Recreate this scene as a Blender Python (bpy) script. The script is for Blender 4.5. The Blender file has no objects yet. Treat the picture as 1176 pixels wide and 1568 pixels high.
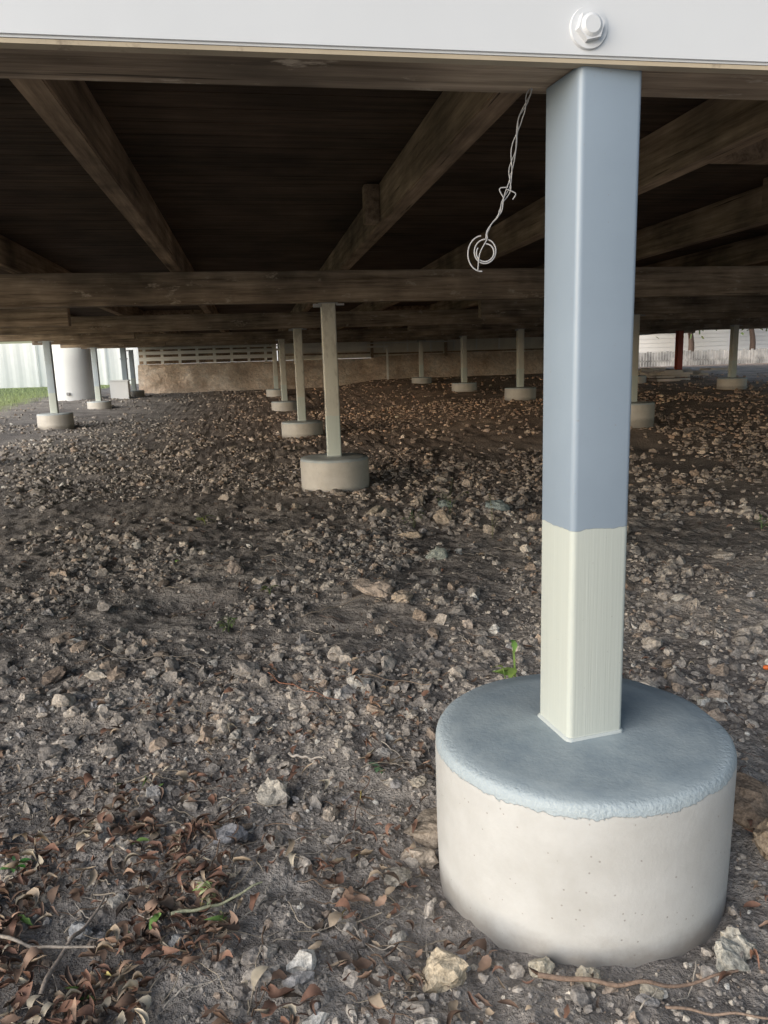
import bpy, bmesh, math, random
import numpy as np
from mathutils import Vector, Matrix, Euler
random.seed(7); rng=np.random.default_rng(11)
sc=bpy.context.scene
sc.view_settings.view_transform='Standard'; sc.view_settings.look='None'; sc.view_settings.exposure=0

# ---------------------------------------------------------------- helpers
def link(o,parent=None):
    sc.collection.objects.link(o)
    if parent: o.parent=parent
    return o
def empty(name,loc=(0,0,0)):
    e=bpy.data.objects.new(name,None); e.location=loc; e.empty_display_size=.2
    return link(e)
def mesh_np(name,verts,faces,mats,parent=None,smooth=False,cols=None,loc=(0,0,0)):
    me=bpy.data.meshes.new(name)
    verts=np.asarray(verts,dtype=np.float32); faces=np.asarray(faces,dtype=np.int32)
    n,k=faces.shape
    me.vertices.add(len(verts)); me.vertices.foreach_set('co',verts.ravel())
    me.loops.add(n*k); me.loops.foreach_set('vertex_index',faces.ravel())
    me.polygons.add(n); me.polygons.foreach_set('loop_start',np.arange(0,n*k,k,dtype=np.int32))
    me.polygons.foreach_set('loop_total',np.full(n,k,dtype=np.int32))
    me.polygons.foreach_set('use_smooth',np.full(n,smooth))
    for m in (mats if isinstance(mats,list) else [mats]): me.materials.append(m)
    if cols is not None:
        a=me.color_attributes.new('Col','FLOAT_COLOR','POINT')
        c=np.ones((len(verts),4),dtype=np.float32); c[:,:3]=cols
        a.data.foreach_set('color',c.ravel())
    me.update()
    o=bpy.data.objects.new(name,me); o.location=loc
    return link(o,parent)
def boxes(name,lst,mat,parent=None,bevel=0.0,loc=(0,0,0)):
    bm=bmesh.new()
    for (x0,x1,y0,y1,z0,z1) in lst:
        m=Matrix.Translation(((x0+x1)/2,(y0+y1)/2,(z0+z1)/2))@Matrix.Diagonal((x1-x0,y1-y0,z1-z0,1))
        bmesh.ops.create_cube(bm,size=1,matrix=m)
    if bevel>0:
        bmesh.ops.bevel(bm,geom=bm.edges[:],offset=bevel,segments=2,affect='EDGES')
    me=bpy.data.meshes.new(name); bm.to_mesh(me); bm.free(); me.materials.append(mat)
    o=bpy.data.objects.new(name,me); o.location=loc
    return link(o,parent)
def h2(ix,iy,seed):
    n=(ix*374761393+iy*668265263+seed*974634777)&0xffffffff
    n=((n^(n>>13))*1274126177)&0xffffffff
    return ((n^(n>>16))&0xffff)/65535.0
def vnoise(x,y,seed=0):
    x=np.asarray(x,float);y=np.asarray(y,float)
    ix=np.floor(x).astype(np.int64);iy=np.floor(y).astype(np.int64)
    fx=x-ix;fy=y-iy;fx=fx*fx*(3-2*fx);fy=fy*fy*(3-2*fy)
    a=h2(ix,iy,seed);b=h2(ix+1,iy,seed);c=h2(ix,iy+1,seed);d=h2(ix+1,iy+1,seed)
    return (a*(1-fx)+b*fx)*(1-fy)+(c*(1-fx)+d*fx)*fy
def fbm(x,y,seed=0,o=4):
    s=0;a=.5;t=0
    for i in range(o):
        s=s+a*vnoise(x*2**i+i*17.3,y*2**i-i*9.1,seed+i);t+=a;a*=.5
    return s/t
def sstep(a,b,x):
    t=np.clip((x-a)/(b-a),0,1);return t*t*(3-2*t)
def ground_base(x,y):
    z=.014*np.clip(y-6,0,14)
    z=z+.16*sstep(1.5,3.6,x)*sstep(5,10,y)*(1-sstep(20,40,y))
    z=z+.09*sstep(13,18,y)+.06*(1-sstep(-4,-2,x))*sstep(8,11,y)
    return z
FX,FY=.478,1.04   # front pier centre
def ground_h(x,y):
    x=np.asarray(x,float);y=np.asarray(y,float)
    near=1-sstep(20,40,np.hypot(x,y))
    z=ground_base(x,y)
    z=z+near*(.04*(fbm(x*1.3,y*1.3,3,3)-.5)+.03*(fbm(x*5,y*5,5,3)-.5)+.030*(fbm(x*20,y*20,9,4)-.5))
    z=z-.05*np.exp(-(((x+.28)/.12)**2+((y-2.62)/.1)**2))
    z=z-.036*np.exp(-(((x-FX)/.35)**2+((y-FY)/.35)**2))
    return z

# ---------------------------------------------------------------- materials
def newmat(name):
    m=bpy.data.materials.new(name); m.use_nodes=True
    nt=m.node_tree; nt.nodes.clear()
    out=nt.nodes.new('ShaderNodeOutputMaterial'); b=nt.nodes.new('ShaderNodeBsdfPrincipled')
    nt.links.new(b.outputs[0],out.inputs[0])
    return m,nt,b
def N(nt,t,**k):
    n=nt.nodes.new(t)
    for a,v in k.items(): setattr(n,a,v)
    return n
def ramp(nt,fac,stops):
    r=nt.nodes.new('ShaderNodeValToRGB'); nt.links.new(fac,r.inputs[0])
    e=r.color_ramp.elements
    while len(e)<len(stops): e.new(.5)
    for i,(p,c) in enumerate(stops):
        e[i].position=p; e[i].color=(*c,1) if len(c)==3 else c
    return r.outputs[0]
def mix(nt,fac,a,b,blend='MIX'):
    m=nt.nodes.new('ShaderNodeMix'); m.data_type='RGBA'; m.blend_type=blend
    for s,v in ((m.inputs[0],fac),(m.inputs[6],a),(m.inputs[7],b)):
        if hasattr(v,'links'): nt.links.new(v,s)
        elif isinstance(v,(int,float)): s.default_value=v
        else: s.default_value=(*v,1)
    return m.outputs[2]
def math_(nt,op,a,b=None,clamp=False):
    m=nt.nodes.new('ShaderNodeMath'); m.operation=op; m.use_clamp=clamp
    for i,v in enumerate((a,b)):
        if v is None: continue
        if hasattr(v,'links'): nt.links.new(v,m.inputs[i])
        else: m.inputs[i].default_value=v
    return m.outputs[0]
def coords(nt,scale=(1,1,1),kind='Object'):
    tc=nt.nodes.new('ShaderNodeTexCoord'); mp=nt.nodes.new('ShaderNodeMapping')
    nt.links.new(tc.outputs[kind],mp.inputs[0]); mp.inputs['Scale'].default_value=scale
    return mp.outputs[0]
def noise(nt,vec,scale,detail=4,rough=.55):
    n=nt.nodes.new('ShaderNodeTexNoise'); nt.links.new(vec,n.inputs['Vector'])
    n.inputs['Scale'].default_value=scale;n.inputs['Detail'].default_value=detail;n.inputs['Roughness'].default_value=rough
    return n.outputs[0]
def bump(nt,b,h,strength,dist):
    bp=nt.nodes.new('ShaderNodeBump'); nt.links.new(h,bp.inputs['Height'])
    bp.inputs['Strength'].default_value=strength;bp.inputs['Distance'].default_value=dist
    nt.links.new(bp.outputs[0],b.inputs['Normal'])

def mat_ground():
    m,nt,b=newmat('soil')
    v=coords(nt)
    f=noise(nt,v,2.2,6,.62); g=noise(nt,v,55,4,.7); w=noise(nt,v,.5,2)
    c=ramp(nt,f,[(.34,(.23,.212,.202)),(.5,(.35,.32,.297)),(.66,(.47,.43,.395))])
    c2=ramp(nt,g,[(.3,(.5,.5,.5)),(.7,(1.4,1.38,1.35))])
    c=mix(nt,1.0,c,c2,'MULTIPLY')
    sep=N(nt,'ShaderNodeSeparateXYZ'); nt.links.new(v,sep.inputs[0])
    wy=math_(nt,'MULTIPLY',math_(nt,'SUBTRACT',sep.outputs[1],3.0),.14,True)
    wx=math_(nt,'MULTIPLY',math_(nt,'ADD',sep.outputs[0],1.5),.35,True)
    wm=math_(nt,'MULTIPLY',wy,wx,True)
    c=mix(nt,wm,c,mix(nt,1.0,c,(1.6,1.28,1.06),'MULTIPLY'))  # redder soil towards back right, also lightened in colour to lift the dim depth
    gx=math_(nt,'MULTIPLY',math_(nt,'SUBTRACT',-4.0,math_(nt,'ADD',sep.outputs[0],math_(nt,'MULTIPLY',w,.8))),2.0,True)
    c=mix(nt,gx,c,ramp(nt,g,[(.3,(.2,.26,.09)),(.7,(.46,.5,.26))]))
    nt.links.new(c,b.inputs['Base Color']); b.inputs['Roughness'].default_value=.95
    b.inputs['Specular IOR Level'].default_value=.2
    bump(nt,b,g,1.0,.018)
    return m
def mat_attr(name,rough=.9,bs=120,bstr=.6,bd=.004,spec=.25,var=.35,det=2):
    m,nt,b=newmat(name)
    a=N(nt,'ShaderNodeVertexColor'); a.layer_name='Col'
    v=coords(nt); n=noise(nt,v,bs,det,.65)
    c=mix(nt,1.0,a.outputs[0],ramp(nt,n,[(.3,(1-var,)*3),(.7,(1+var,)*3)]),'MULTIPLY')
    nt.links.new(c,b.inputs['Base Color']); b.inputs['Roughness'].default_value=rough
    b.inputs['Specular IOR Level'].default_value=spec
    bump(nt,b,n,bstr,bd)
    return m
def mat_wood(name,dark,light,axis=0,rough=.8,scale=1.0,flake=None):
    m,nt,b=newmat(name)
    s=[14*scale,14*scale,14*scale]; s[axis]=.8*scale
    v=coords(nt,tuple(s)); n=noise(nt,v,2.2,5,.7); v2=coords(nt); n2=noise(nt,v2,2.5,4)
    c=ramp(nt,n,[(.3,dark),(.7,light)])
    c=mix(nt,1.0,c,ramp(nt,n2,[(.3,(.45,.44,.43)),(.7,(1.45,1.4,1.35))]),'MULTIPLY')
    if flake:
        s3=[3,3,3]; s3[axis]=1.2
        n3=noise(nt,coords(nt,tuple(s3)),4.0,7,.75)
        c=mix(nt,ramp(nt,n3,[(.58,(0,0,0)),(.66,(1,1,1))]),c,flake)
    # thin drying checks along the grain
    s4=[60,60,60]; s4[axis]=1.5
    n4=noise(nt,coords(nt,tuple(s4)),1.0,3,.6)
    ck=ramp(nt,n4,[(.66,(0,0,0)),(.72,(1,1,1))])
    c=mix(nt,ck,c,tuple(x*.5 for x in dark))
    nt.links.new(c,b.inputs['Base Color']); b.inputs['Roughness'].default_value=rough
    b.inputs['Specular IOR Level'].default_value=.25
    bump(nt,b,math_(nt,'SUBTRACT',n,ck),.6,.006)
    return m
def mat_paint(name,col,rough=.45,var=.06,bscale=60,bstr=.15,dirt=None):
    m,nt,b=newmat(name)
    v=coords(nt); n=noise(nt,v,3,4); n2=noise(nt,v,bscale,3)
    c=ramp(nt,n,[(.3,tuple(x*(1-var) for x in col)),(.7,tuple(min(1,x*(1+var)) for x in col))])
    if dirt:
        n3=noise(nt,v,9,6,.75)
        c=mix(nt,ramp(nt,n3,[(.58,(0,0,0)),(.72,(1,1,1))]),c,dirt)
    nt.links.new(c,b.inputs['Base Color']); b.inputs['Roughness'].default_value=rough
    bump(nt,b,n2,bstr,.002)
    return m
def mat_post(name,split,up,low,wear=0.0):
    m,nt,b=newmat(name)
    v=coords(nt); sep=N(nt,'ShaderNodeSeparateXYZ'); nt.links.new(v,sep.inputs[0])
    wob=math_(nt,'MULTIPLY',math_(nt,'SUBTRACT',noise(nt,coords(nt,(40,40,2)),1.0,3),.5),.012)
    z=math_(nt,'ADD',sep.outputs[2],wob)
    mask=math_(nt,'MULTIPLY',math_(nt,'SUBTRACT',z,split),900,True)
    st=noise(nt,coords(nt,(230,230,3.0)),1.0,4,.7)
    n=noise(nt,v,4,5,.6)
    lowc=mix(nt,1.0,low,ramp(nt,st,[(.3,(.96,.96,.95)),(.7,(1.03,1.03,1.03))]),'MULTIPLY')
    upc=mix(nt,1.0,up,ramp(nt,n,[(.3,(.92,.93,.94)),(.7,(1.06,1.06,1.06))]),'MULTIPLY')
    if wear>0:
        w=noise(nt,coords(nt,(14,14,5)),1.0,6,.7)
        upc=mix(nt,ramp(nt,w,[(.5,(0,0,0)),(.62,(wear,)*3)]),upc,(.38,.35,.29))
    c=mix(nt,mask,lowc,upc)
    # faint grime specks and scuffs
    sp_=noise(nt,v,160,2,.5)
    c=mix(nt,ramp(nt,sp_,[(.74,(0,0,0)),(.78,(.5,.5,.5))]),c,(.25,.24,.22))
    nt.links.new(c,b.inputs['Base Color'])
    r=math_(nt,'ADD',math_(nt,'MULTIPLY',mask,-.14),.5); nt.links.new(r,b.inputs['Roughness'])
    h=math_(nt,'ADD',math_(nt,'MULTIPLY',math_(nt,'SUBTRACT',1.0,mask),math_(nt,'MULTIPLY',st,.5)),math_(nt,'MULTIPLY',mask,math_(nt,'ADD',.7,math_(nt,'MULTIPLY',noise(nt,v,35,3),.16))))
    bump(nt,b,h,.5,.0018)
    return m
def mat_footing(name,paint,conc,band,H):
    m,nt,b=newmat(name)
    v=coords(nt); sep=N(nt,'ShaderNodeSeparateXYZ'); nt.links.new(v,sep.inputs[0])
    e=math_(nt,'MULTIPLY',math_(nt,'SUBTRACT',noise(nt,v,26,7,.75),.5),.030)
    mask=math_(nt,'MULTIPLY',math_(nt,'SUBTRACT',math_(nt,'ADD',sep.outputs[2],e),-band),700,True)
    n=noise(nt,v,7,6,.65); f=noise(nt,v,120,3,.6)
    cc=mix(nt,1.0,conc,ramp(nt,n,[(.3,(.84,.83,.81)),(.7,(1.06,1.06,1.06))]),'MULTIPLY')
    dz=math_(nt,'SUBTRACT',sep.outputs[2],math_(nt,'MULTIPLY',noise(nt,v,14,6,.7),.09))
    dm=math_(nt,'MULTIPLY',math_(nt,'SUBTRACT',-(H+.012),dz),28,True)
    cc=mix(nt,math_(nt,'MULTIPLY',dm,.65),cc,(.24,.21,.18))
    vo=N(nt,'ShaderNodeTexVoronoi'); nt.links.new(v,vo.inputs['Vector']); vo.inputs['Scale'].default_value=85
    rn=noise(nt,v,23,2)
    pit=math_(nt,'MULTIPLY',math_(nt,'LESS_THAN',math_(nt,'ADD',vo.outputs[0],math_(nt,'MULTIPLY',f,.06)),.15),math_(nt,'GREATER_THAN',rn,.53))
    cc=mix(nt,math_(nt,'MULTIPLY',pit,.6),cc,(.25,.22,.2))
    blot=noise(nt,v,11,6,.7)
    pc=mix(nt,1.0,paint,ramp(nt,blot,[(.35,(.80,.84,.88)),(.65,(1.15,1.14,1.12))]),'MULTIPLY')
    pr=math_(nt,'MULTIPLY',math_(nt,'SUBTRACT',math_(nt,'SQRT',math_(nt,'ADD',math_(nt,'POWER',sep.outputs[0],2.0),math_(nt,'POWER',sep.outputs[1],2.0))),math_(nt,'ADD',.185,math_(nt,'MULTIPLY',blot,.03))),60,True)
    c=mix(nt,mask,cc,mix(nt,math_(nt,'MULTIPLY',pr,.5),pc,(.46,.53,.57)))
    nt.links.new(c,b.inputs['Base Color']); b.inputs['Roughness'].default_value=.55
    br=noise(nt,v,150,3,.6)
    hh=math_(nt,'ADD',math_(nt,'MULTIPLY',f,.3),math_(nt,'MULTIPLY',mask,math_(nt,'ADD',.5,math_(nt,'MULTIPLY',br,math_(nt,'ADD',.2,math_(nt,'MULTIPLY',pr,1.1))))))
    hh=math_(nt,'SUBTRACT',hh,math_(nt,'MULTIPLY',pit,1.0))
    bump(nt,b,hh,.6,.003)
    return m

M_ground=mat_ground()
M_stone=mat_attr('earth_clods',.95,150,.8,.004,.15,.4)
M_leaf=mat_attr('dry_leaf',.75,60,.3,.002,.3,.25)
M_green=mat_attr('fresh_leaf',.5,60,.2,.002,.4,.2)
M_twig=mat_attr('twig_bark',.85,200,.5,.002,.2,.3)
M_beam=mat_wood('aged_bearer_timber',(.13,.098,.072),(.50,.41,.32),0,flake=(.54,.46,.37))
M_joist=mat_wood('aged_joist_timber',(.13,.092,.064),(.48,.37,.27),1)
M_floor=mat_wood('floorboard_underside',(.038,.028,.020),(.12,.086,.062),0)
M_arris=mat_paint('weathered_cream_edge',(.45,.38,.28),.7,.2,40,.4,dirt=(.16,.12,.09))
M_fascia=mat_paint('white_gloss_paint',(.64,.66,.69),.35,.03,30,.12)
M_fence=mat_paint('pale_fence_sheet',(.90,.92,.93),.5,.03)
M_cream=mat_paint('cream_panel_paint',(.84,.79,.68),.6,.1,dirt=(.58,.49,.4))
M_batten=mat_paint('white_batten_paint',(.88,.87,.82),.6,.08,dirt=(.7,.63,.55))
M_steel=mat_paint('galvanised_wire',(.38,.38,.39),.4,.1)
M_red=mat_paint('red_oxide_paint',(.40,.08,.045),.6,.1)
M_gr=mat_paint('grout',(.42,.46,.46),.7,.1,90,.4)

# ---------------------------------------------------------------- ground sheet
def axis(a,b,step,lo,hi,gr=1.06):
    c=list(np.arange(a,b,step)); s=step;x=c[-1];r=[]
    while x<hi: s*=gr; x+=s; r.append(x)
    s=step;x=c[0];l=[]
    while x>lo: s*=gr; x-=s; l.append(x)
    return np.array(l[::-1]+c+r)
xs=axis(-1.3,1.9,.0095,-420,420,1.05); ys=axis(.5,3.6,.009,-420,420,1.03)
X,Y=np.meshgrid(xs,ys); Z=ground_h(X,Y)
nx,ny=len(xs),len(ys)
idx=np.arange(nx*ny).reshape(ny,nx)
F=np.stack([idx[:-1,:-1],idx[:-1,1:],idx[1:,1:],idx[1:,:-1]],-1).reshape(-1,4)
mesh_np('ground',np.stack([X,Y,Z],-1).reshape(-1,3),F,M_ground,smooth=True)

# ---------------------------------------------------------------- clods & stones
def ico_variants(sub,n,amp,seed,cut=7):
    out=[]
    for k in range(n):
        bm=bmesh.new(); bmesh.ops.create_icosphere(bm,subdivisions=sub,radius=1)
        V=np.array([v.co[:] for v in bm.verts]); Fc=np.array([[v.index for v in f.verts] for f in bm.faces]); bm.free()
        r=np.random.default_rng(seed+k)
        for j in range(cut):
            nrm=r.normal(size=3);nrm/=np.linalg.norm(nrm); off=r.uniform(.5,.85)
            p=V@nrm; over=np.clip(p-off,0,None); V=V-over[:,None]*nrm*.95
        q=V*2.6+k*7.7
        nz=(fbm(q[:,0]+q[:,2]*.7,q[:,1]-q[:,2]*.9,seed+k,3)-.5)
        V=V*(1+amp*2*nz[:,None]); V+=r.normal(size=V.shape)*amp*(.13 if sub<3 else .06)
        out.append((V,Fc))
    return out
VAR={1:ico_variants(1,14,.4,100),2:ico_variants(2,16,.5,200),3:ico_variants(3,10,.4,300,9)}
PAL=np.array([(.17,.155,.145),(.25,.23,.213),(.34,.31,.28),(.46,.41,.355),(.37,.28,.21),(.60,.54,.46),(.68,.66,.61),(.29,.285,.29)])
PW=np.array([.12,.20,.25,.19,.1,.08,.03,.04]);PW/=PW.sum()
SOIL=np.array([.32,.29,.265])
def euler_mats(n,tilt=math.pi):
    a=rng.uniform(0,2*math.pi,n);b=rng.uniform(-tilt,tilt,n);c=rng.uniform(-tilt,tilt,n)
    ca,sa,cb,sb,cc,s_=np.cos(a),np.sin(a),np.cos(b),np.sin(b),np.cos(c),np.sin(c)
    R=np.empty((n,3,3))
    R[:,0,0]=ca*cb;R[:,0,1]=ca*sb*s_-sa*cc;R[:,0,2]=ca*sb*cc+sa*s_
    R[:,1,0]=sa*cb;R[:,1,1]=sa*sb*s_+ca*cc;R[:,1,2]=sa*sb*cc-ca*s_
    R[:,2,0]=-sb;R[:,2,1]=cb*s_;R[:,2,2]=cb*cc
    return R
def scatter(px,py,r,sub,cols,sink=.25):
    n=len(px); var=VAR[sub]; pick=rng.integers(0,len(var),n)
    R=euler_mats(n); S=r[:,None]*rng.uniform(.6,1.3,(n,3))
    pz=ground_h(px,py)+r*(.42-sink*2*rng.uniform(.2,1.3,n))
    Vs=[];Fs=[];Cs=[];o=0
    for k,(V,Fc) in enumerate(var):
        ii=np.where(pick==k)[0]
        if len(ii)==0: continue
        W=V[None]*S[ii][:,None,:]; W=np.einsum('nij,nvj->nvi',R[ii],W)
        W[:,:,2]*=.8
        W+=np.stack([px[ii],py[ii],pz[ii]],-1)[:,None,:]
        m=len(V); Vs.append(W.reshape(-1,3))
        Fs.append((Fc[None]+(np.arange(len(ii))*m)[:,None,None]+o).reshape(-1,3)); o+=len(ii)*m
        Cs.append(np.repeat(cols[ii],m,axis=0))
    return np.concatenate(Vs),np.concatenate(Fs),np.concatenate(Cs)
YAW=math.radians(-9.5)
def sector(n,d0,d1,half,pw=1.0):
    t=rng.uniform(0,1,n); d=np.sqrt(d0*d0+(d1*d1-d0*d0)*t**pw)
    a=rng.uniform(-half,half,n)-YAW
    return d*np.sin(a),d*np.cos(a)
PIERS=[ # x,y,ground z,footing top z,shaft top z
 (FX,FY,0.0,.229,1.167),(.51,4.99,.0,.21,1.20),(.53,8.62,.05,.20,1.225),(.52,12.9,.08,.25,1.27),(.50,16.4,.2,.36,1.30),
 (-2.67,10.9,.12,.29,1.25),(-2.81,14.7,.16,.30,1.27),(-2.65,18.0,.24,.4,1.3),
 (3.85,7.3,.17,.34,1.22),(3.90,10.75,.25,.41,1.25),(3.85,13.6,.27,.43,1.27),(3.72,16.6,.35,.5,1.30),
 (7.65,11.2,.28,.42,1.25),(7.5,14.1,.28,.43,1.27),(7.5,17.2,.34,.5,1.3),
 (-2.7,1.04,-.01,.2,1.167),(3.85,1.04,-.01,.2,1.167),(-2.7,7.1,.05,.22,1.21),(-2.7,4.2,.0,.2,1.2),(3.85,4.05,.02,.2,1.2),(7.5,4.5,.02,.2,1.2),(7.5,7.9,.2,.34,1.22)]
def keep(px,py,rad=.235):
    k=np.ones(len(px),bool)
    for p in PIERS: k&=np.hypot(px-p[0],py-p[1])>rad
    return k
def palette(px,py,n):
    c=PAL[rng.choice(len(PAL),n,p=PW)]*rng.uniform(.75,1.3,(n,1))
    c=.66*c+.34*SOIL*(.75+.5*fbm(px*1.5,py*1.5,91,3))[:,None]
    warm=np.clip((py-3.)*.14,0,1)*np.clip((px+1.5)*.35,0,1)
    return np.clip(c*(1+warm[:,None]*np.array([.5,.2,.0])),0,.85) 
allV=[];allF=[];allC=[];off=0
def add(res):
    global off
    V,Fc,C=res; allV.append(V);allF.append(Fc+off);allC.append(C);off+=len(V)
bands=[ # n,d0,d1,half,rmin,rmax,sub,exponent,mask threshold
 (17000,.35,1.7,.9,.002,.008,1,2.3,.41),(1800,.35,1.9,.9,.006,.018,2,1.8,.44),
 (17000,1.5,3.4,.70,.003,.011,1,1.9,.39),(4800,1.6,4.2,.70,.008,.029,2,1.9,.42),
 (14000,3.2,7.0,.68,.007,.024,1,1.7,.37),(4200,3.8,9,.68,.014,.040,2,1.8,.40),
 (10000,6.5,12,.68,.012,.034,1,1.7,.38),(6500,11,19,.7,.018,.042,1,1.6,.36),(1500,1.,12,2.6,.01,.04,1,1.4,.4)]
for (n,d0,d1,half,r0,r1,sub,ex,th) in bands:
    px,py=sector(n,d0,d1,half)
    m=fbm(px*.9+3,py*.9,41,3)+.6*(fbm(px*4,py*4,55,2)-.5)
    k=keep(px,py)&(rng.uniform(0,1,n)<np.clip((m-th)*6,.08,1))&(px>-4.2)&(py<19.2)
    px,py=px[k],py[k]; n=len(px)
    r=r0+(r1-r0)*rng.uniform(0,1,n)**ex
    add(scatter(px,py,r,sub,palette(px,py,n)))
mesh_np('gravel',np.concatenate(allV),np.concatenate(allF),M_stone,cols=np.concatenate(allC))
def P(X,D): # site frame turned 9.5 degrees -> world
    return (.986*X+.165*D,-.165*X+.986*D)
big=[(-.225,1.295,.030,(.27,.25,.22)),(-.04,2.56,.062,(.30,.25,.21)),(.22,3.09,.045,(.26,.28,.25)),(-.116,1.23,.021,(.28,.24,.2)),
 (-.46,1.32,.022,(.28,.27,.26)),(.061,.865,.032,(.33,.28,.21)),(.034,1.13,.036,(.28,.24,.2)),(.07,1.20,.04,(.24,.2,.16)),(.0,1.08,.022,(.24,.22,.19)),
 (.195,.88,.02,(.33,.30,.24)),(.25,.855,.016,(.28,.25,.2)),(.45,.875,.024,(.26,.25,.22)),(.64,1.23,.05,(.2,.15,.11)),(.62,1.10,.045,(.24,.19,.14)),
 (-.30,.92,.025,(.2,.2,.2)),(-.46,.95,.018,(.24,.24,.24)),(.0,.94,.016,(.3,.28,.25)),(-.28,1.16,.024,(.15,.15,.16)),(.1,2.3,.03,(.25,.2,.16)),
 (.35,4.2,.05,(.2,.23,.22)),(.62,4.0,.05,(.17,.2,.2)),(1.1,3.4,.045,(.24,.2,.16)),(1.35,2.9,.04,(.3,.27,.24)),(-.9,1.9,.035,(.15,.12,.1)),(-.6,2.9,.05,(.2,.17,.15)),
 (.3,3.8,.04,(.3,.25,.2)),(.12,3.5,.045,(.28,.23,.18)),(-.05,4.1,.05,(.25,.22,.18)),(.8,3.1,.04,(.24,.19,.15)),(-.35,1.55,.02,(.3,.28,.25)),(-.12,1.7,.018,(.34,.32,.3)),(-.02,1.45,.016,(.3,.28,.26)),(.47,.90,.02,(.3,.28,.24)),(.66,.98,.03,(.25,.2,.15)),
 (.11,1.03,.020,(.26,.22,.18)),(.12,1.26,.03,(.25,.21,.17)),(.05,1.33,.02,(.27,.24,.2)),(.33,.83,.014,(.3,.27,.22)),(-.02,2.2,.03,(.28,.24,.2)),(.05,2.45,.035,(.3,.25,.2)),(.25,2.2,.03,(.28,.24,.21)),
 (.0,3.95,.045,(.28,.24,.2)),(.2,4.3,.05,(.26,.22,.18)),(.45,3.9,.045,(.27,.22,.18)),(.5,3.5,.035,(.28,.24,.2)),(.75,3.7,.04,(.25,.2,.16)),(-.5,4.3,.04,(.27,.23,.19))]
bp=np.array([P(b[0],b[1]) for b in big])
V,Fc,C=scatter(bp[:,0],bp[:,1],np.array([b[2] for b in big])*1.08,3,np.array([b[3] for b in big])*1.45,sink=.12)
mesh_np('rock',V,Fc,M_stone,cols=C,smooth=False)

# ---------------------------------------------------------------- leaves
def leaves(px,py,L,wr,cols,lift=.004,tilt=.5,seg=6):
    n=len(px); t=np.linspace(0,1,seg+1)
    pk=rng.uniform(.6,1.3,n)[:,None]
    prof=np.sin(np.pi*t[None]**pk)**.8; prof[:,0]=.03;prof[:,-1]=.02
    prof*=rng.uniform(.7,1.2,(n,seg+1))
    curl=rng.uniform(-2.4,3.4,n); cup=rng.uniform(.1,1.4,n)
    Vs=np.zeros((n,seg+1,3,3))
    ang=curl[:,None]*(t[None]-.5)
    xx=np.cumsum(np.cos(ang),1)/(seg+1); zz=-np.cumsum(np.sin(ang),1)/(seg+1)
    xx-=xx.mean(1,keepdims=True);zz-=zz.min(1,keepdims=True)
    bend=rng.normal(0,.2,n); tw=rng.normal(0,.9,n)[:,None]*(t[None]-.5)
    for j,s in enumerate((-1,0,1)):
        w=prof*wr[:,None]*.5
        yy=s*w*np.cos(cup)[:,None]; zw=abs(s)*w*np.sin(cup)[:,None]
        Vs[:,:,j,0]=xx; Vs[:,:,j,1]=yy*np.cos(tw)-zw*np.sin(tw)+bend[:,None]*np.sin(np.pi*t)[None]
        Vs[:,:,j,2]=zz+yy*np.sin(tw)+zw*np.cos(tw)
    Vs=Vs.reshape(n,-1,3)*L[:,None,None]
    R=euler_mats(n,tilt); Vs=np.einsum('nij,nvj->nvi',R,Vs)
    Vs[:,:,0]+=px[:,None];Vs[:,:,1]+=py[:,None]
    Vs[:,:,2]+=(ground_h(px,py)+lift+rng.uniform(0,.012,n))[:,None]-np.minimum(Vs[:,:,2].min(1),0)[:,None]*.8
    m=(seg+1)*3; f=[]
    for i in range(seg):
        for j in range(2):
            a=i*3+j; f.append((a,a+1,a+4,a+3))
    Fc=(np.array(f)[None]+(np.arange(n)*m)[:,None,None]).reshape(-1,4)
    return Vs.reshape(-1,3),Fc,np.repeat(cols,m,axis=0)
LP=np.array([(.22,.125,.09),(.30,.20,.145),(.14,.09,.065),(.38,.30,.22),(.24,.13,.09),(.46,.40,.31),(.09,.068,.055),(.5,.42,.16),(.15,.25,.07)])
LW=np.array([.22,.2,.20,.15,.10,.08,.07,.006,.006]);LW/=LW.sum()
def pts_(mx_,sx,my,sy,n):
    q=np.array([P(a,b) for a,b in zip(rng.normal(mx_,sx,n),rng.normal(my,sy,n))]); return q[:,0],q[:,1]
def fn1(n): return pts_(-.44,.21,.97,.17,n)
def fn2(n): return sector(n,.5,1.9,.75)
def fn3(n): return sector(n,1.6,4.5,.7)
def fn4(n):
    a=rng.uniform(0,2*math.pi,n);r=rng.uniform(.24,.42,n);return FX+r*np.cos(a),FY+r*np.sin(a)
def fn5(n): return pts_(-.05,.35,1.5,.22,n)
o=0;LV=[];LF=[];LC=[]
for fn,n,l0,l1 in ((fn1,2600,.015,.048),(fn2,700,.008,.035),(fn3,800,.010,.04),(fn4,220,.015,.045),(fn5,350,.012,.04)):
    px,py=fn(n); k=keep(px,py,.24); px,py=px[k],py[k]; n=len(px)
    k=fbm(px*7,py*7,71,2)>rng.uniform(.25,.6,n); px,py=px[k],py[k]; n=len(px)
    cols=LP[rng.choice(len(LP),n,p=LW)]*rng.uniform(.7,1.25,(n,1))
    V,Fc,C=leaves(px,py,rng.uniform(l0,l1,n),rng.uniform(.16,.55,n),cols)
    LV.append(V);LF.append(Fc+o);LC.append(C);o+=len(V)
mesh_np('leaf_litter',np.concatenate(LV),np.concatenate(LF),M_leaf,cols=np.concatenate(LC),smooth=True)

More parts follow.
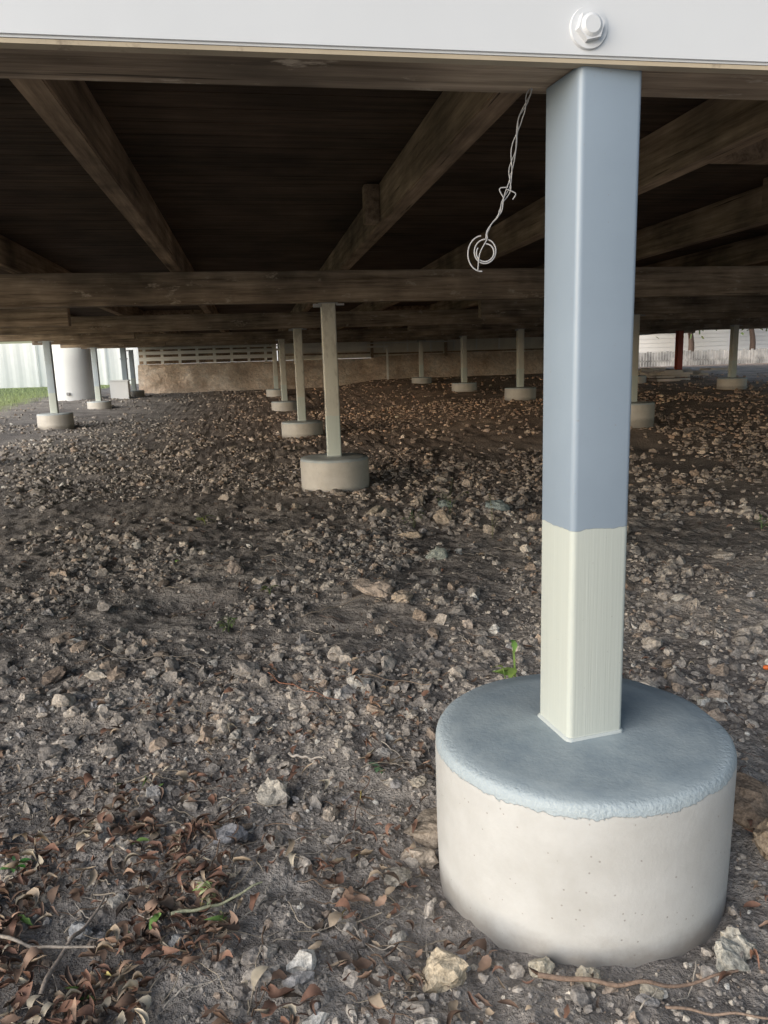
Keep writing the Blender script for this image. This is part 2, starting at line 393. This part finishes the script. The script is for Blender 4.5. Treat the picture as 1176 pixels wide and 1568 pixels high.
# ---------------------------------------------------------------- tubes (twigs, wire)
def tube(pts,rad,sides=6):
    pts=[Vector(p) for p in pts]; V=[];Fc=[]
    up=Vector((0,0,1)); prev=None
    for i,p in enumerate(pts):
        t=(pts[min(i+1,len(pts)-1)]-pts[max(i-1,0)]).normalized()
        if prev is None:
            a=t.cross(up if abs(t.z)<.9 else Vector((1,0,0))).normalized()
        else: a=(prev-t*prev.dot(t)).normalized()
        prev=a; b=t.cross(a); r=rad[i] if hasattr(rad,'__len__') else rad
        for s in range(sides):
            an=2*math.pi*s/sides; V.append(p+(a*math.cos(an)+b*math.sin(an))*r)
    for i in range(len(pts)-1):
        for s in range(sides):
            Fc.append((i*sides+s,i*sides+(s+1)%sides,(i+1)*sides+(s+1)%sides,(i+1)*sides+s))
    return [tuple(v) for v in V],Fc
def smooth_path(pts,n=8):
    P_=[Vector(p) for p in pts]; P_=[P_[0]*2-P_[1]]+P_+[P_[-1]*2-P_[-2]]; out=[]
    for i in range(1,len(P_)-2):
        for k in range(n):
            t=k/n;a,b,c,d=P_[i-1:i+3]
            out.append(.5*((2*b)+(c-a)*t+(2*a-5*b+4*c-d)*t*t+(3*b-a-3*c+d)*t**3))
    out.append(P_[-2]); return out
TV=[];TF=[];TC=[];o=0
def add_twig(x,y,ang,L,r,col,lift=.006,wig=.25):
    global o
    n=9; pts=[];a=ang
    cx,cy=x-math.cos(ang)*L/2,y-math.sin(ang)*L/2
    for i in range(n):
        z=float(ground_h(cx,cy))+lift+r+random.uniform(0,.006)
        pts.append((cx,cy,z)); a+=random.uniform(-wig,wig); cx+=math.cos(a)*L/n; cy+=math.sin(a)*L/n
    rr=[r*(1-.6*i/(n*4)) for i in range((n-1)*4+1)]
    V,Fc=tube(smooth_path(pts,4),rr,6)
    TV.extend(V);TF.extend([tuple(k+o for k in f) for f in Fc]);TC.extend([col]*len(V));o+=len(V)
tc=[(.2,.14,.10),(.34,.29,.23),(.45,.40,.34),(.13,.09,.075)]
for i in range(360):
    if i<200: X_,D_=random.gauss(-.32,.32),random.gauss(1.0,.2)
    else: X_,D_=random.uniform(-.9,.8),random.uniform(.8,3.2)
    x,y=P(X_,D_)
    if math.hypot(x-FX,y-FY)<.27: continue
    add_twig(x,y,random.uniform(0,6.28),random.uniform(.03,.16),random.uniform(.0005,.0015),random.choice(tc),.005,.3)
for (X_,D_,a,L,r,c) in [(-.17,1.42,-.45,.09,.0035,(.42,.38,.34)),(-.47,.93,1.5,.2,.004,(.3,.25,.21)),(-.47,.90,-.35,.22,.003,(.38,.33,.28)),
    (-.25,.98,.15,.16,.003,(.42,.42,.28)),(.33,.82,-.35,.3,.0035,(.24,.17,.13)),(.45,.79,-.1,.25,.002,(.3,.22,.17)),(.60,.93,.9,.2,.0035,(.18,.13,.1)),
    (.02,1.75,-.6,.22,.0018,(.26,.2,.15)),(-.25,1.7,-1.3,.3,.0015,(.3,.14,.09)),(-.6,2.0,.1,.3,.0015,(.3,.26,.22)),(-.15,2.4,.4,.3,.002,(.3,.25,.2))]:
    x,y=P(X_,D_); add_twig(x,y,a,L,r,c,.014,.18)
mesh_np('twigs',np.array(TV),np.array(TF),M_twig,cols=np.array(TC),smooth=True)

# ---------------------------------------------------------------- piers
def rounded_square(w,r,seg=5):
    pts=[]
    h=w/2-r
    for cx,cy,a0 in ((h,h,0),(-h,h,90),(-h,-h,180),(h,-h,270)):
        for i in range(seg+1):
            a=math.radians(a0+90*i/seg); pts.append((cx+r*math.cos(a),cy+r*math.sin(a)))
    return pts
def pier(i,p):
    x,y,gz,ft,top=p
    front=(i==0)
    e=empty('steel_support_post',(x,y,ft))
    prof=rounded_square(.095,.009); n=len(prof); H=top-ft
    V=[(a,b,z) for z in (-.02,H) for a,b in prof]
    Fs=[(k,(k+1)%n,n+(k+1)%n,n+k) for k in range(n)]
    if front: mat=mat_post('front_post_paint',.328,(.275,.335,.405),(.50,.535,.50))
    else: mat=mat_post('post_paint',.27,(.66,.64,.56) if x>0 else (.5,.58,.64),(.60,.65,.60),.6 if 0<x<1 else .3)
    s=mesh_np('shaft',V,Fs,mat,e,smooth=True)
    rot=math.radians(7 if front else random.uniform(-5,5)); s.rotation_euler=(0,0,rot)
    if not front:
        boxes('top_plate',[(-.06,.06,-.05,.05,H-.006,H-.0005)],M_steel,e)
        boxes('fixing_angles',[(-.1,-.05,-.052,-.048,H-.03,H-.007),(.05,.1,-.052,-.048,H-.02,H-.007)][:random.choice((1,2))],M_steel,e)
    R=.230 if front else .222+random.uniform(-.01,.015)
    sy=.95 if front else 1
    hh=ft-gz+.12
    rings=[(R*.985,-hh),(R*1.0,-hh*.5),(R*1.002,-.032),(R*.998,-.018),(R*.985,-.008),(R*.96,-.003),(R*.8,-.001),(R*.5,.001),(.05,.003)]
    seg=96; V=[];Fs=[]
    for (r,z) in rings:
        for k in range(seg):
            a=2*math.pi*k/seg
            w=1+.018*(fbm(np.array([math.cos(a)*2+x+z*4]),np.array([math.sin(a)*2+y]),77,3)[0]-.5)*2
            dz=.004*(fbm(np.array([r*math.cos(a)*14]),np.array([r*math.sin(a)*14+x]),78,2)[0]-.5) if r>.06 and z>-.02 else 0
            V.append((r*w*math.cos(a),r*w*math.sin(a)*sy,z+dz))
    for j in range(len(rings)-1):
        for k in range(seg):
            Fs.append((j*seg+k,j*seg+(k+1)%seg,(j+1)*seg+(k+1)%seg,(j+1)*seg+k))
    fm=mat_footing('concrete_footing_mat',(.30,.35,.38) if front else (.58,.59,.57),(.55,.555,.55) if front else (.64,.61,.56),.022 if front else .02,ft-gz+.01)
    mesh_np('concrete_footing',V,Fs,fm,e,smooth=True)
    V=[];Fs=[];pr=rounded_square(.095,.009,4);n=len(pr)
    for (gr,z) in ((1.07,-.001),(1.05,.003),(1.0,.005)):
        for k,(a,b) in enumerate(pr):
            w=gr+random.uniform(-.015,.015); V.append((a*w,b*w,z+random.uniform(-.001,.001)+.003))
    for j in range(2):
        for k in range(n): Fs.append((j*n+k,j*n+(k+1)%n,(j+1)*n+(k+1)%n,(j+1)*n+k))
    g=mesh_np('grout_bead',V,Fs,M_gr,e,smooth=True); g.rotation_euler=(0,0,rot)
for i,p in enumerate(PIERS): pier(i,p)

# ---------------------------------------------------------------- house
house=empty('timber_house')
X0,X1,Y0,Y1=-3.4,10.2,.976,19.8
beamrows=[(Y0+.021,Y0+.125,1.168,1.395,X0,X1),(4.93,5.03,1.203,1.395,X0,X1),(8.57,8.67,1.228,1.395,X0,X1),(12.85,12.95,1.272,1.395,X0,X1),(16.35,16.45,1.30,1.395,X0,X1),
 (7.25,7.35,1.223,1.395,2.2,X1),(10.7,10.8,1.253,1.395,2.2,X1),(13.8,13.9,1.273,1.395,2.2,X1),(7.05,7.15,1.213,1.395,X0,-1.5),(10.85,10.95,1.253,1.395,X0,-1.5),(14.65,14.75,1.273,1.395,X0,-1.5)]
boxes('bearers',[(a[4]+.03,a[5]-.03,a[0],a[1],a[2],a[3]) for a in beamrows],M_beam,house,.004)
js=[-3.2,-2.3,-1.33,-.42,.62,1.45,2.42,3.4,4.4,5.4,6.4,7.4,8.4,9.4]
boxes('joists',[(x-.035,x+.035,Y0+.14,Y1-.05,1.398,1.56) for x in js],M_joist,house,.004)
boxes('blocking',[(js[i]+.036,js[i+1]-.036,yy-.03,yy+.03,1.43,1.555) for i in range(len(js)-1) for yy in (6.8,10.1,14.5) if (i*7+int(yy))%3==0]
      +[(.52,.584,3.35,3.42,1.40,1.555),(2.28,2.384,3.1,3.2,1.42,1.555),(1.486,1.9,2.5,2.56,1.45,1.555)],M_joist,house,.003)
fl=[];y=Y0+.02
while y<Y1: fl.append((X0,X1,y,min(y+.128,Y1),1.562,1.585+random.uniform(0,.002))); y+=.134
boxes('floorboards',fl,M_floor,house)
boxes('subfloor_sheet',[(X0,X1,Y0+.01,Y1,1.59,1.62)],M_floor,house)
boxes('fascia_board',[(X0,X1,Y0,Y0+.019,1.171,1.46)],M_fascia,house,.003)
boxes('fascia_side_boards',[(X0-.021,X0-.001,Y0,Y1,1.40,1.62),(X1+.001,X1+.021,Y0,Y1,1.35,1.62)],M_fascia,house,.002)
boxes('beam_arris_strip',[(X0,X1,Y0+.004,Y0+.0205,1.1655,1.1705)],M_arris,house)
wallb=[]
for k in range(17):
    z=1.48+k*.17
    wallb.append((X0,X1,Y0-.018,Y0+.01 if k else Y0-.001,z,z+.165))
boxes('weatherboards_front',wallb,M_fascia,house)
boxes('wall_core',[(X0+.02,X1-.02,Y0+.03,Y1-.03,1.63,4.35)],M_cream,house)
boxes('window_frames',[(x,x+1.3,Y0-.05,Y0-.02,2.5,3.7) for x in (-2.4,2.2,6.5)],M_fascia,house,.01)
M_glass,ntg,bg=newmat('window_glass'); bg.inputs['Base Color'].default_value=(.02,.025,.03,1); bg.inputs['Roughness'].default_value=.05
boxes('window_panes',[(x+.06,x+.62,Y0-.055,Y0-.051,2.56,3.64) for x in (-2.4,2.2,6.5)]+[(x+.68,x+1.24,Y0-.055,Y0-.051,2.56,3.64) for x in (-2.4,2.2,6.5)],M_glass,house)
M_roof=mat_paint('roof_sheet',(.35,.36,.37),.5,.05)
mx=(X0+X1)/2
V=[(X0-.5,Y0-.6,4.3),(X1+.5,Y0-.6,4.3),(X1+.5,Y1+.6,4.3),(X0-.5,Y1+.6,4.3),(mx-2,10.4,6.6),(mx+2,10.4,6.6)]
me=bpy.data.meshes.new('roof'); me.from_pydata(V,[],[(0,1,5,4),(1,2,5),(2,3,4,5),(3,0,4),(3,2,1,0)]); me.materials.append(M_roof)
link(bpy.data.objects.new('roof',me),house)
bx,bz=.441,1.204
bm=bmesh.new()
def cyl(r1,r2,d,seg,y0):
    bmesh.ops.create_cone(bm,cap_ends=True,segments=seg,radius1=r1,radius2=r2,depth=d,matrix=Matrix.Translation((0,y0-d/2,0))@Matrix.Rotation(math.radians(90),4,'X'))
cyl(.025,.024,.003,40,0); cyl(.0185,.0175,.008,6,-.003); cyl(.0140,.010,.003,24,-.011)
me=bpy.data.meshes.new('bolt'); bm.to_mesh(me); bm.free(); me.materials.append(M_fascia)
b=bpy.data.objects.new('bolt',me); b.location=(bx,Y0-.0005,bz); b.rotation_euler=(0,.3,0); link(b,house)

# ---------------------------------------------------------------- back wall of the undercroft
bw=empty('undercroft_back_wall',(0,0,0))
M_bank,nt,b=newmat('earth_render_base')
v=coords(nt); n=noise(nt,v,2.2,7,.7); n2=noise(nt,v,14,5,.7)
c=ramp(nt,n,[(.3,(.55,.39,.28)),(.5,(.76,.62,.49)),(.7,(.86,.78,.68))]); c=mix(nt,1.0,c,ramp(nt,n2,[(.3,(.65,.65,.65)),(.7,(1.1,1.1,1.1))]),'MULTIPLY')
nt.links.new(c,b.inputs['Base Color']); b.inputs['Roughness'].default_value=.9; bump(nt,b,n2,.8,.04)
ax=np.linspace(-2.75,9.1,260); az=np.linspace(0,1,20)
AX,AZ=np.meshgrid(ax,az)
topz=.93+.1*sstep(2,4,AX)+.09*(fbm(AX*1.4,AX*0,61,4)-.5)
zz=.1+(topz-.1)*AZ
yy=19.25+.35*AZ+.22*(fbm(AX*1.5,zz*3,62,4)-.5)
id_=np.arange(AX.size).reshape(AX.shape)
Fw=np.stack([id_[:-1,:-1],id_[:-1,1:],id_[1:,1:],id_[1:,:-1]],-1).reshape(-1,4)
mesh_np('rendered_earth_base',np.stack([AX,yy,zz],-1).reshape(-1,3),Fw,M_bank,bw,smooth=True)
boxes('base_coping',[(-2.75,9.1,19.62,19.9,.2,.98)],M_bank,bw,.01)
bat=[]
for z,h in ((1.06,.09),(1.21,.08),(1.34,.05)): bat.append((-2.7,.62,19.5,19.525,z,z+h))
for k in range(8): bat.append((-2.6+k*.42,-2.53+k*.42,19.526,19.57,.98,1.5))
for k in range(9): bat.append((3.4+k*.62,3.43+k*.62,19.57,19.62,1.12,1.56))
boxes('battens',bat,M_batten,bw,.003)
boxes('recess_shade_boards',[(-2.72,.66,19.68,19.70,.985,1.56)],M_joist,bw)  # dark boards stand in for the shade of the recess behind the battens
boxes('cream_panels',[(.70,9.0,19.64,19.66,.985,1.56)],M_cream,bw)
boxes('dark_rail',[(3.13,4.98,19.55,19.565,1.06,1.10),(5.1,9.0,19.55,19.565,1.06,1.10),(.75,3.04,19.55,19.565,1.09,1.13)],M_joist,bw)
boxes('white_sheet',[(.75,2.95,19.51,19.53,1.16,1.5)],M_batten,bw,.003)
boxes('wall_pipe',[(-2.3,5.3,19.40,19.43,1.33,1.36)],M_batten,bw,.008)
boxes('waste_pipe',[(.3,3.4,18.9,18.95,1.22,1.27),(3.35,3.4,18.9,18.95,.4,1.22),(1.1,1.15,18.9,18.95,.75,1.22)],M_batten,bw,.012)
boxes('cladding_stiles',[(3.05,3.12,19.48,19.54,.98,1.56),(5.0,5.08,19.48,19.54,.98,1.56),(.68,.74,19.48,19.54,.98,1.56)],M_joist,bw,.004)

# ---------------------------------------------------------------- outdoors
def fence(name,pts,h,mat,pitch=.19):
    V=[];Fs=[];o=0
    for (a,b) in zip(pts[:-1],pts[1:]):
        L=math.hypot(b[0]-a[0],b[1]-a[1]); n=int(L/(pitch/4)); ux,uy=(b[0]-a[0])/L,(b[1]-a[1])/L
        for i in range(n+1):
            t=i*L/n; dd=(0,.015,.015,0)[i%4]
            px,py=a[0]+ux*t-uy*dd,a[1]+uy*t+ux*dd; g=float(ground_h(px,py))
            V+= [(px,py,g-.1),(px,py,g+h)]; o+=2
            if i: Fs.append((o-4,o-2,o-1,o-3))
    e=empty(name); mesh_np('sheeting',V,Fs,mat,e)
    bl=[]
    for (a,b) in zip(pts[:-1],pts[1:]):
        L=math.hypot(b[0]-a[0],b[1]-a[1]); k=int(L/2.4)
        for i in range(k+1):
            px,py=a[0]+(b[0]-a[0])*i/k,a[1]+(b[1]-a[1])*i/k; g=float(ground_h(px,py)); bl.append((px-.03,px+.03,py-.09,py-.035,g-.1,g+h+.04))
    boxes('posts',bl,mat,e,.004)
fence('metal_fence',[(-16,5),(-16,32),(2,32)],1.7,M_fence,.5)
M_pal=mat_wood('grey_paling',(.40,.39,.37),(.7,.68,.64),2)
pe=empty('paling_fence')
pl=[]; x=7.0
while x<30:
    g=float(ground_h(x,27)); pl.append((x,x+.09,26.98,27.0,g,g+.55+random.uniform(-.03,.03))); x+=.115
boxes('palings',pl,M_pal,pe)
boxes('rails',[(7,30,27.001,27.04,.35,.42),(7,30,27.001,27.04,.58,.64)],M_pal,pe)
nb=empty('backdrop_house')  # white house added as a bright backdrop where the opening blows out
M_wb=mat_paint('backdrop_white',(.95,.95,.94),.5,.02)
boxes('boards',[(4,32,33.9-.0,34.0,.0+k*.2,.19+k*.2) for k in range(18)],M_wb,nb)
boxes('walls',[(4.02,31.98,34.01,42,0,3.6)],M_wb,nb)
boxes('window',[(12,13.4,33.86,33.89,1.4,2.6)],M_glass,nb)
boxes('window_trim',[(11.9,13.5,33.87,33.895,1.3,2.7)],M_fascia,nb)
me=bpy.data.meshes.new('roof'); me.from_pydata([(3.4,33.3,3.55),(32.6,33.3,3.55),(32.6,42.6,3.55),(3.4,42.6,3.55),(8,38,6),(28,38,6)],[],[(0,1,5,4),(1,2,5),(2,3,4,5),(3,0,4),(3,2,1,0)]); me.materials.append(M_roof)
link(bpy.data.objects.new('roof',me),nb)
M_tank=mat_paint('tank_plastic',(.88,.90,.91),.4,.03)
def lathe(name,rings,seg,mat,parent,loc=(0,0,0)):
    V=[(r*math.cos(2*math.pi*k/seg),r*math.sin(2*math.pi*k/seg),z) for r,z in rings for k in range(seg)]
    Fs=[(j*seg+k,j*seg+(k+1)%seg,(j+1)*seg+(k+1)%seg,(j+1)*seg+k) for j in range(len(rings)-1) for k in range(seg)]
    return mesh_np(name,V,Fs,mat,parent,smooth=True,loc=loc)
tk=empty('water_tank',(-3.75,17.0,float(ground_h(-3.75,17.0))-.12))
lathe('tank_body',[(.02,0),(.43,0),(.44,.03)]+[(.44+(.006 if k%2 else 0),.05+k*.12) for k in range(13)]+[(.40,1.62),(.2,1.7),(.02,1.72)],48,M_tank,tk)
boxes('tank_outlet',[(-.03,.03,-.49,-.41,.2,.26)],M_steel,tk,.006)
boxes('meter_box',[(-3.0,-2.62,17.0,17.25,.1,.62),(-3.02,-2.60,16.98,17.27,.621,.65)],M_tank,None,.01)
boxes('downpipe',[(-2.95,-2.83,18.4,18.52,.1,1.39),(-2.97,-2.81,18.38,18.54,.4,.43),(-2.97,-2.81,18.38,18.54,1.1,1.13)],mat_paint('pipe_paint',(.42,.5,.56),.5,.05),None,.01)
boxes('red_post',[(9.18,9.31,15.4,15.52,.2,1.39),(9.13,9.36,15.35,15.57,.2,.36)],M_red,None,.006)
pv=[]
for k in range(26):
    a=random.uniform(7.9,9.6);c=random.uniform(14.2,15.8);z=float(ground_h(a,c))+random.choice((0,.055,.11,.165)); pv.append((a-.2,a+.2,c-.2,c+.2,z,z+.05))
M_pav=mat_paint('concrete_paver',(.70,.63,.56),.8,.15,60,.4)
boxes('paver_stack',pv,M_pav,None,.006)
n=9000; gx=rng.uniform(-12,-4.3,n); gy=rng.uniform(9,30,n); gz=ground_h(gx,gy); a=rng.uniform(0,6.28,n);hh=rng.uniform(.03,.09,n);w=.006
V=np.stack([np.stack([gx-w*np.cos(a),gy-w*np.sin(a),gz],-1),np.stack([gx+w*np.cos(a),gy+w*np.sin(a),gz],-1),np.stack([gx+.03*np.sin(a),gy+.03*np.cos(a),gz+hh],-1)],1).reshape(-1,3)
mesh_np('grass',V,np.arange(n*3).reshape(-1,3),M_green,cols=np.repeat(np.array([(.34,.42,.18)])*rng.uniform(.6,1.5,(n,1)),3,axis=0))
def tree(x,y,h):
    e=empty('garden_tree',(x,y,0))
    pts=[(0,0,-.2),(.1,0,h*.25),(-.05,.1,h*.5),(.1,0,h*.75)]
    V,Fs=tube(smooth_path(pts,5),[.16-.12*i/15 for i in range(16)],8); Vc=list(V);Fc=list(Fs);o=len(V)
    tips=[]
    for k in range(9):
        z0=h*random.uniform(.3,.7); an=random.uniform(0,6.28); L=h*random.uniform(.2,.38)
        tip=(math.cos(an)*L,math.sin(an)*L,z0+L*.7); tips.append(tip)
        V,Fs=tube(smooth_path([(0,0,z0),(tip[0]*.5,tip[1]*.5,z0+L*.25),tip],4),[.05-.04*i/8 for i in range(9)],6)
        Vc+=V;Fc+=[tuple(q+o for q in f) for f in Fs];o+=len(V)
    mesh_np('trunk',Vc,Fc,M_twig,e,cols=np.tile((.14,.1,.08),(len(Vc),1)),smooth=True)
    tips.append((0,0,h*.85)); n=4000
    t=np.array(tips)[rng.integers(0,len(tips),n)]+rng.normal(0,h*.085,(n,3))
    s=.09; q=np.array([(-s,-s*.5,0),(s,-s*.5,0),(s,s*.5,0),(-s,s*.5,0)])
    W=np.einsum('nij,vj->nvi',euler_mats(n),q)+t[:,None]
    mesh_np('foliage',W.reshape(-1,3),np.arange(n*4).reshape(-1,4),M_green,e,cols=np.repeat(np.array([(.14,.2,.07)])*rng.uniform(.5,1.7,(n,1)),4,axis=0))
for (x,y,h) in ((-13,35,6),(-7,36,5),(18.4,30,5.0),(22,31,5)): tree(x,y,h)
boxes('bounce_slab',[(-14,18,-16,-2.2,-.08,.03)],mat_paint('bounce_slab_concrete',(.55,.53,.49),.8,.1,60,.4))  # unseen pale slab added behind the camera to bounce light under the floor

# ---------------------------------------------------------------- weeds
def weed(name,X_,D_,n,L,h,col,stem=.0012,spread=1.0):
    x,y=P(X_,D_); gz=float(ground_h(x,y)); V=[];Fs=[];C=[];o=0
    for k in range(n):
        an=random.uniform(0,6.28); hh=h*random.uniform(.5,1); rr=spread*h*random.uniform(.15,.5)
        tip=Vector((math.cos(an)*rr,math.sin(an)*rr,hh))
        v,f=tube(smooth_path([(0,0,0),(tip.x*.3,tip.y*.3,hh*.6),tuple(tip)],4),stem,5)
        V+=v;Fs+=[tuple(q+o for q in a) for a in f];o+=len(v);C+=[tuple(c*.7 for c in col)]*len(v)
        for j in range(3):
            a2=an+random.uniform(-1.1,1.1); l=L*random.uniform(.6,1); w=l*.2; base=tip*(1-.18*j)
            d=Vector((math.cos(a2),math.sin(a2),random.uniform(-.1,.6))).normalized(); s_=Vector((-math.sin(a2),math.cos(a2),0))
            ts=[0,.25,.5,.75,1]; ws=[.1,.8,1,.6,.05]
            for t,ww in zip(ts,ws):
                c0=base+d*l*t+Vector((0,0,-l*.35*t*t)); V+=[tuple(c0-s_*w*ww+Vector((0,0,.15*w))),tuple(c0),tuple(c0+s_*w*ww+Vector((0,0,.15*w)))]
            cc=tuple(c*random.uniform(.8,1.3) for c in col); C+=[cc]*15
            for q in range(4):
                for r_ in range(2):
                    a=o+q*3+r_; Fs.append((a,a+1,a+4,a+3))
            o+=15
    mesh_np(name,np.array(V),np.array(Fs),M_green,cols=np.array(C),smooth=True,loc=(x,y,gz-.003))
weed('weed',.245,1.345,9,.045,.32,(.20,.32,.08),.0012,.2)
weed('weed',-.62,1.10,3,.03,.02,(.10,.24,.07))
weed('weed',-.27,1.0,6,.02,.045,(.36,.38,.2),.001)
weed('weed',-.5,2.25,6,.025,.06,(.13,.19,.07),.001)
weed('weed',-.42,2.6,3,.03,.04,(.14,.2,.06))
weed('weed',-.95,3.9,3,.06,.05,(.35,.42,.08))
weed('weed',.36,4.0,5,.03,.22,(.16,.2,.09),.001)
weed('weed',.5,3.4,4,.03,.2,(.19,.2,.1),.001)
weed('weed',.15,3.7,4,.03,.1,(.12,.16,.06),.001)
weed('weed',1.75,3.4,4,.04,.06,(.1,.2,.06))
weed('weed',-.02,1.38,2,.03,.015,(.12,.22,.12))
weed('weed',.53,.86,2,.035,.03,(.2,.26,.06))
px_,py_=P(.955,1.80)
ob=lathe('orange_peg',[(.001,0),(.005,.002),(.006,.01),(.006,.10),(.008,.102),(.008,.115),(.001,.117)],16,mat_paint('orange_plastic',(.8,.16,.03),.4,.02),None,(px_,py_,float(ground_h(px_,py_))+.02))
ob.rotation_euler=(math.radians(86),0,math.radians(70))

# ---------------------------------------------------------------- hanging wire
wire=empty('hanging_wire')
def WP(X_,D_,z): a=P(X_,D_); return (a[0],a[1],z)
base=[WP(.222,1.13,1.168),WP(.214,1.14,1.145),WP(.203,1.14,1.11),WP(.198,1.15,1.07),WP(.193,1.15,1.04),WP(.183,1.15,1.015),WP(.170,1.15,.998),WP(.163,1.15,.975)]
sp=smooth_path(base,14)
for s in (0,1,2):
    pts=[]
    for i,p in enumerate(sp):
        a=i*(.16+.05*s)+s*2.1; r=.0016+.0022*abs(math.sin(i*.07*(1+s*.6)+s))
        pts.append(p+Vector((math.cos(a)*r,math.sin(a)*r,0)))
    V,Fs=tube(pts,.0008,6); mesh_np('strand_%d'%(s+1),V,Fs,M_steel,wire,smooth=True)
def loop(cx,D_,cz,r,sy,turns,a0):
    pts=[]
    for i in range(int(28*turns)):
        a=a0+2*math.pi*i/28; pts.append(WP(cx+math.cos(a)*r,D_+.004*math.sin(a*.7)+.0009*i*.2,cz+math.sin(a)*r*sy))
    return tube(pts,.0011,6)
for k,(cx,cz,r,sy,t,a0) in enumerate(((.160,.958,.0155,1.1,1.2,1.2),(.155,.955,.020,1.25,.55,1.6),(.160,.956,.0125,1.0,.9,2.5))):
    V,Fs=loop(cx,1.15,cz,r,sy,t,a0); mesh_np('coil_%d'%(k+1),V,Fs,M_steel,wire,smooth=True)
for k,q in enumerate(([(.192,1.042),(.204,1.036),(.200,1.028)],[(.193,1.045),(.181,1.043),(.187,1.03)],[(.163,.975),(.152,.955),(.149,.932)])):
    V,Fs=tube(smooth_path([WP(a,1.15,z) for a,z in q],6),.0009,6); mesh_np('wire_end_%d'%(k+1),V,Fs,M_steel,wire,smooth=True)

# ---------------------------------------------------------------- light: very wide soft sun added at front left for even brightness
el,az_=math.radians(14),math.radians(-122)
w=bpy.data.worlds.new('World'); sc.world=w; w.use_nodes=True; nt=w.node_tree
sky=nt.nodes.new('ShaderNodeTexSky'); sky.sky_type='NISHITA'; sky.sun_disc=False; sky.sun_elevation=el; sky.sun_rotation=az_
sky.air_density=1.0; sky.dust_density=1.5; sky.ozone_density=1.5
bgn=nt.nodes['Background']; nt.links.new(sky.outputs[0],bgn.inputs[0]); bgn.inputs[1].default_value=.15
L=bpy.data.lights.new('sun','SUN'); L.energy=5.0; L.angle=math.radians(75); L.color=(1,.972,.94)
so=link(bpy.data.objects.new('sun',L)); d=Vector((math.sin(az_)*math.cos(el),math.cos(az_)*math.cos(el),math.sin(el)))
so.rotation_euler=d.to_track_quat('Z','Y').to_euler(); so.location=d*30

# ---------------------------------------------------------------- camera
cam=bpy.data.cameras.new('camera'); co=link(bpy.data.objects.new('camera',cam)); sc.camera=co
cam.sensor_fit='VERTICAL'; cam.sensor_height=36; cam.lens=26.4; cam.clip_start=.05; cam.clip_end=1500
Mx=Matrix.Translation((0,0,.8))@Matrix.Rotation(YAW,4,'Z')@Matrix.Rotation(math.radians(90-11.1),4,'X')@Matrix.Rotation(math.radians(-1.8),4,'Z')
co.matrix_world=Mx
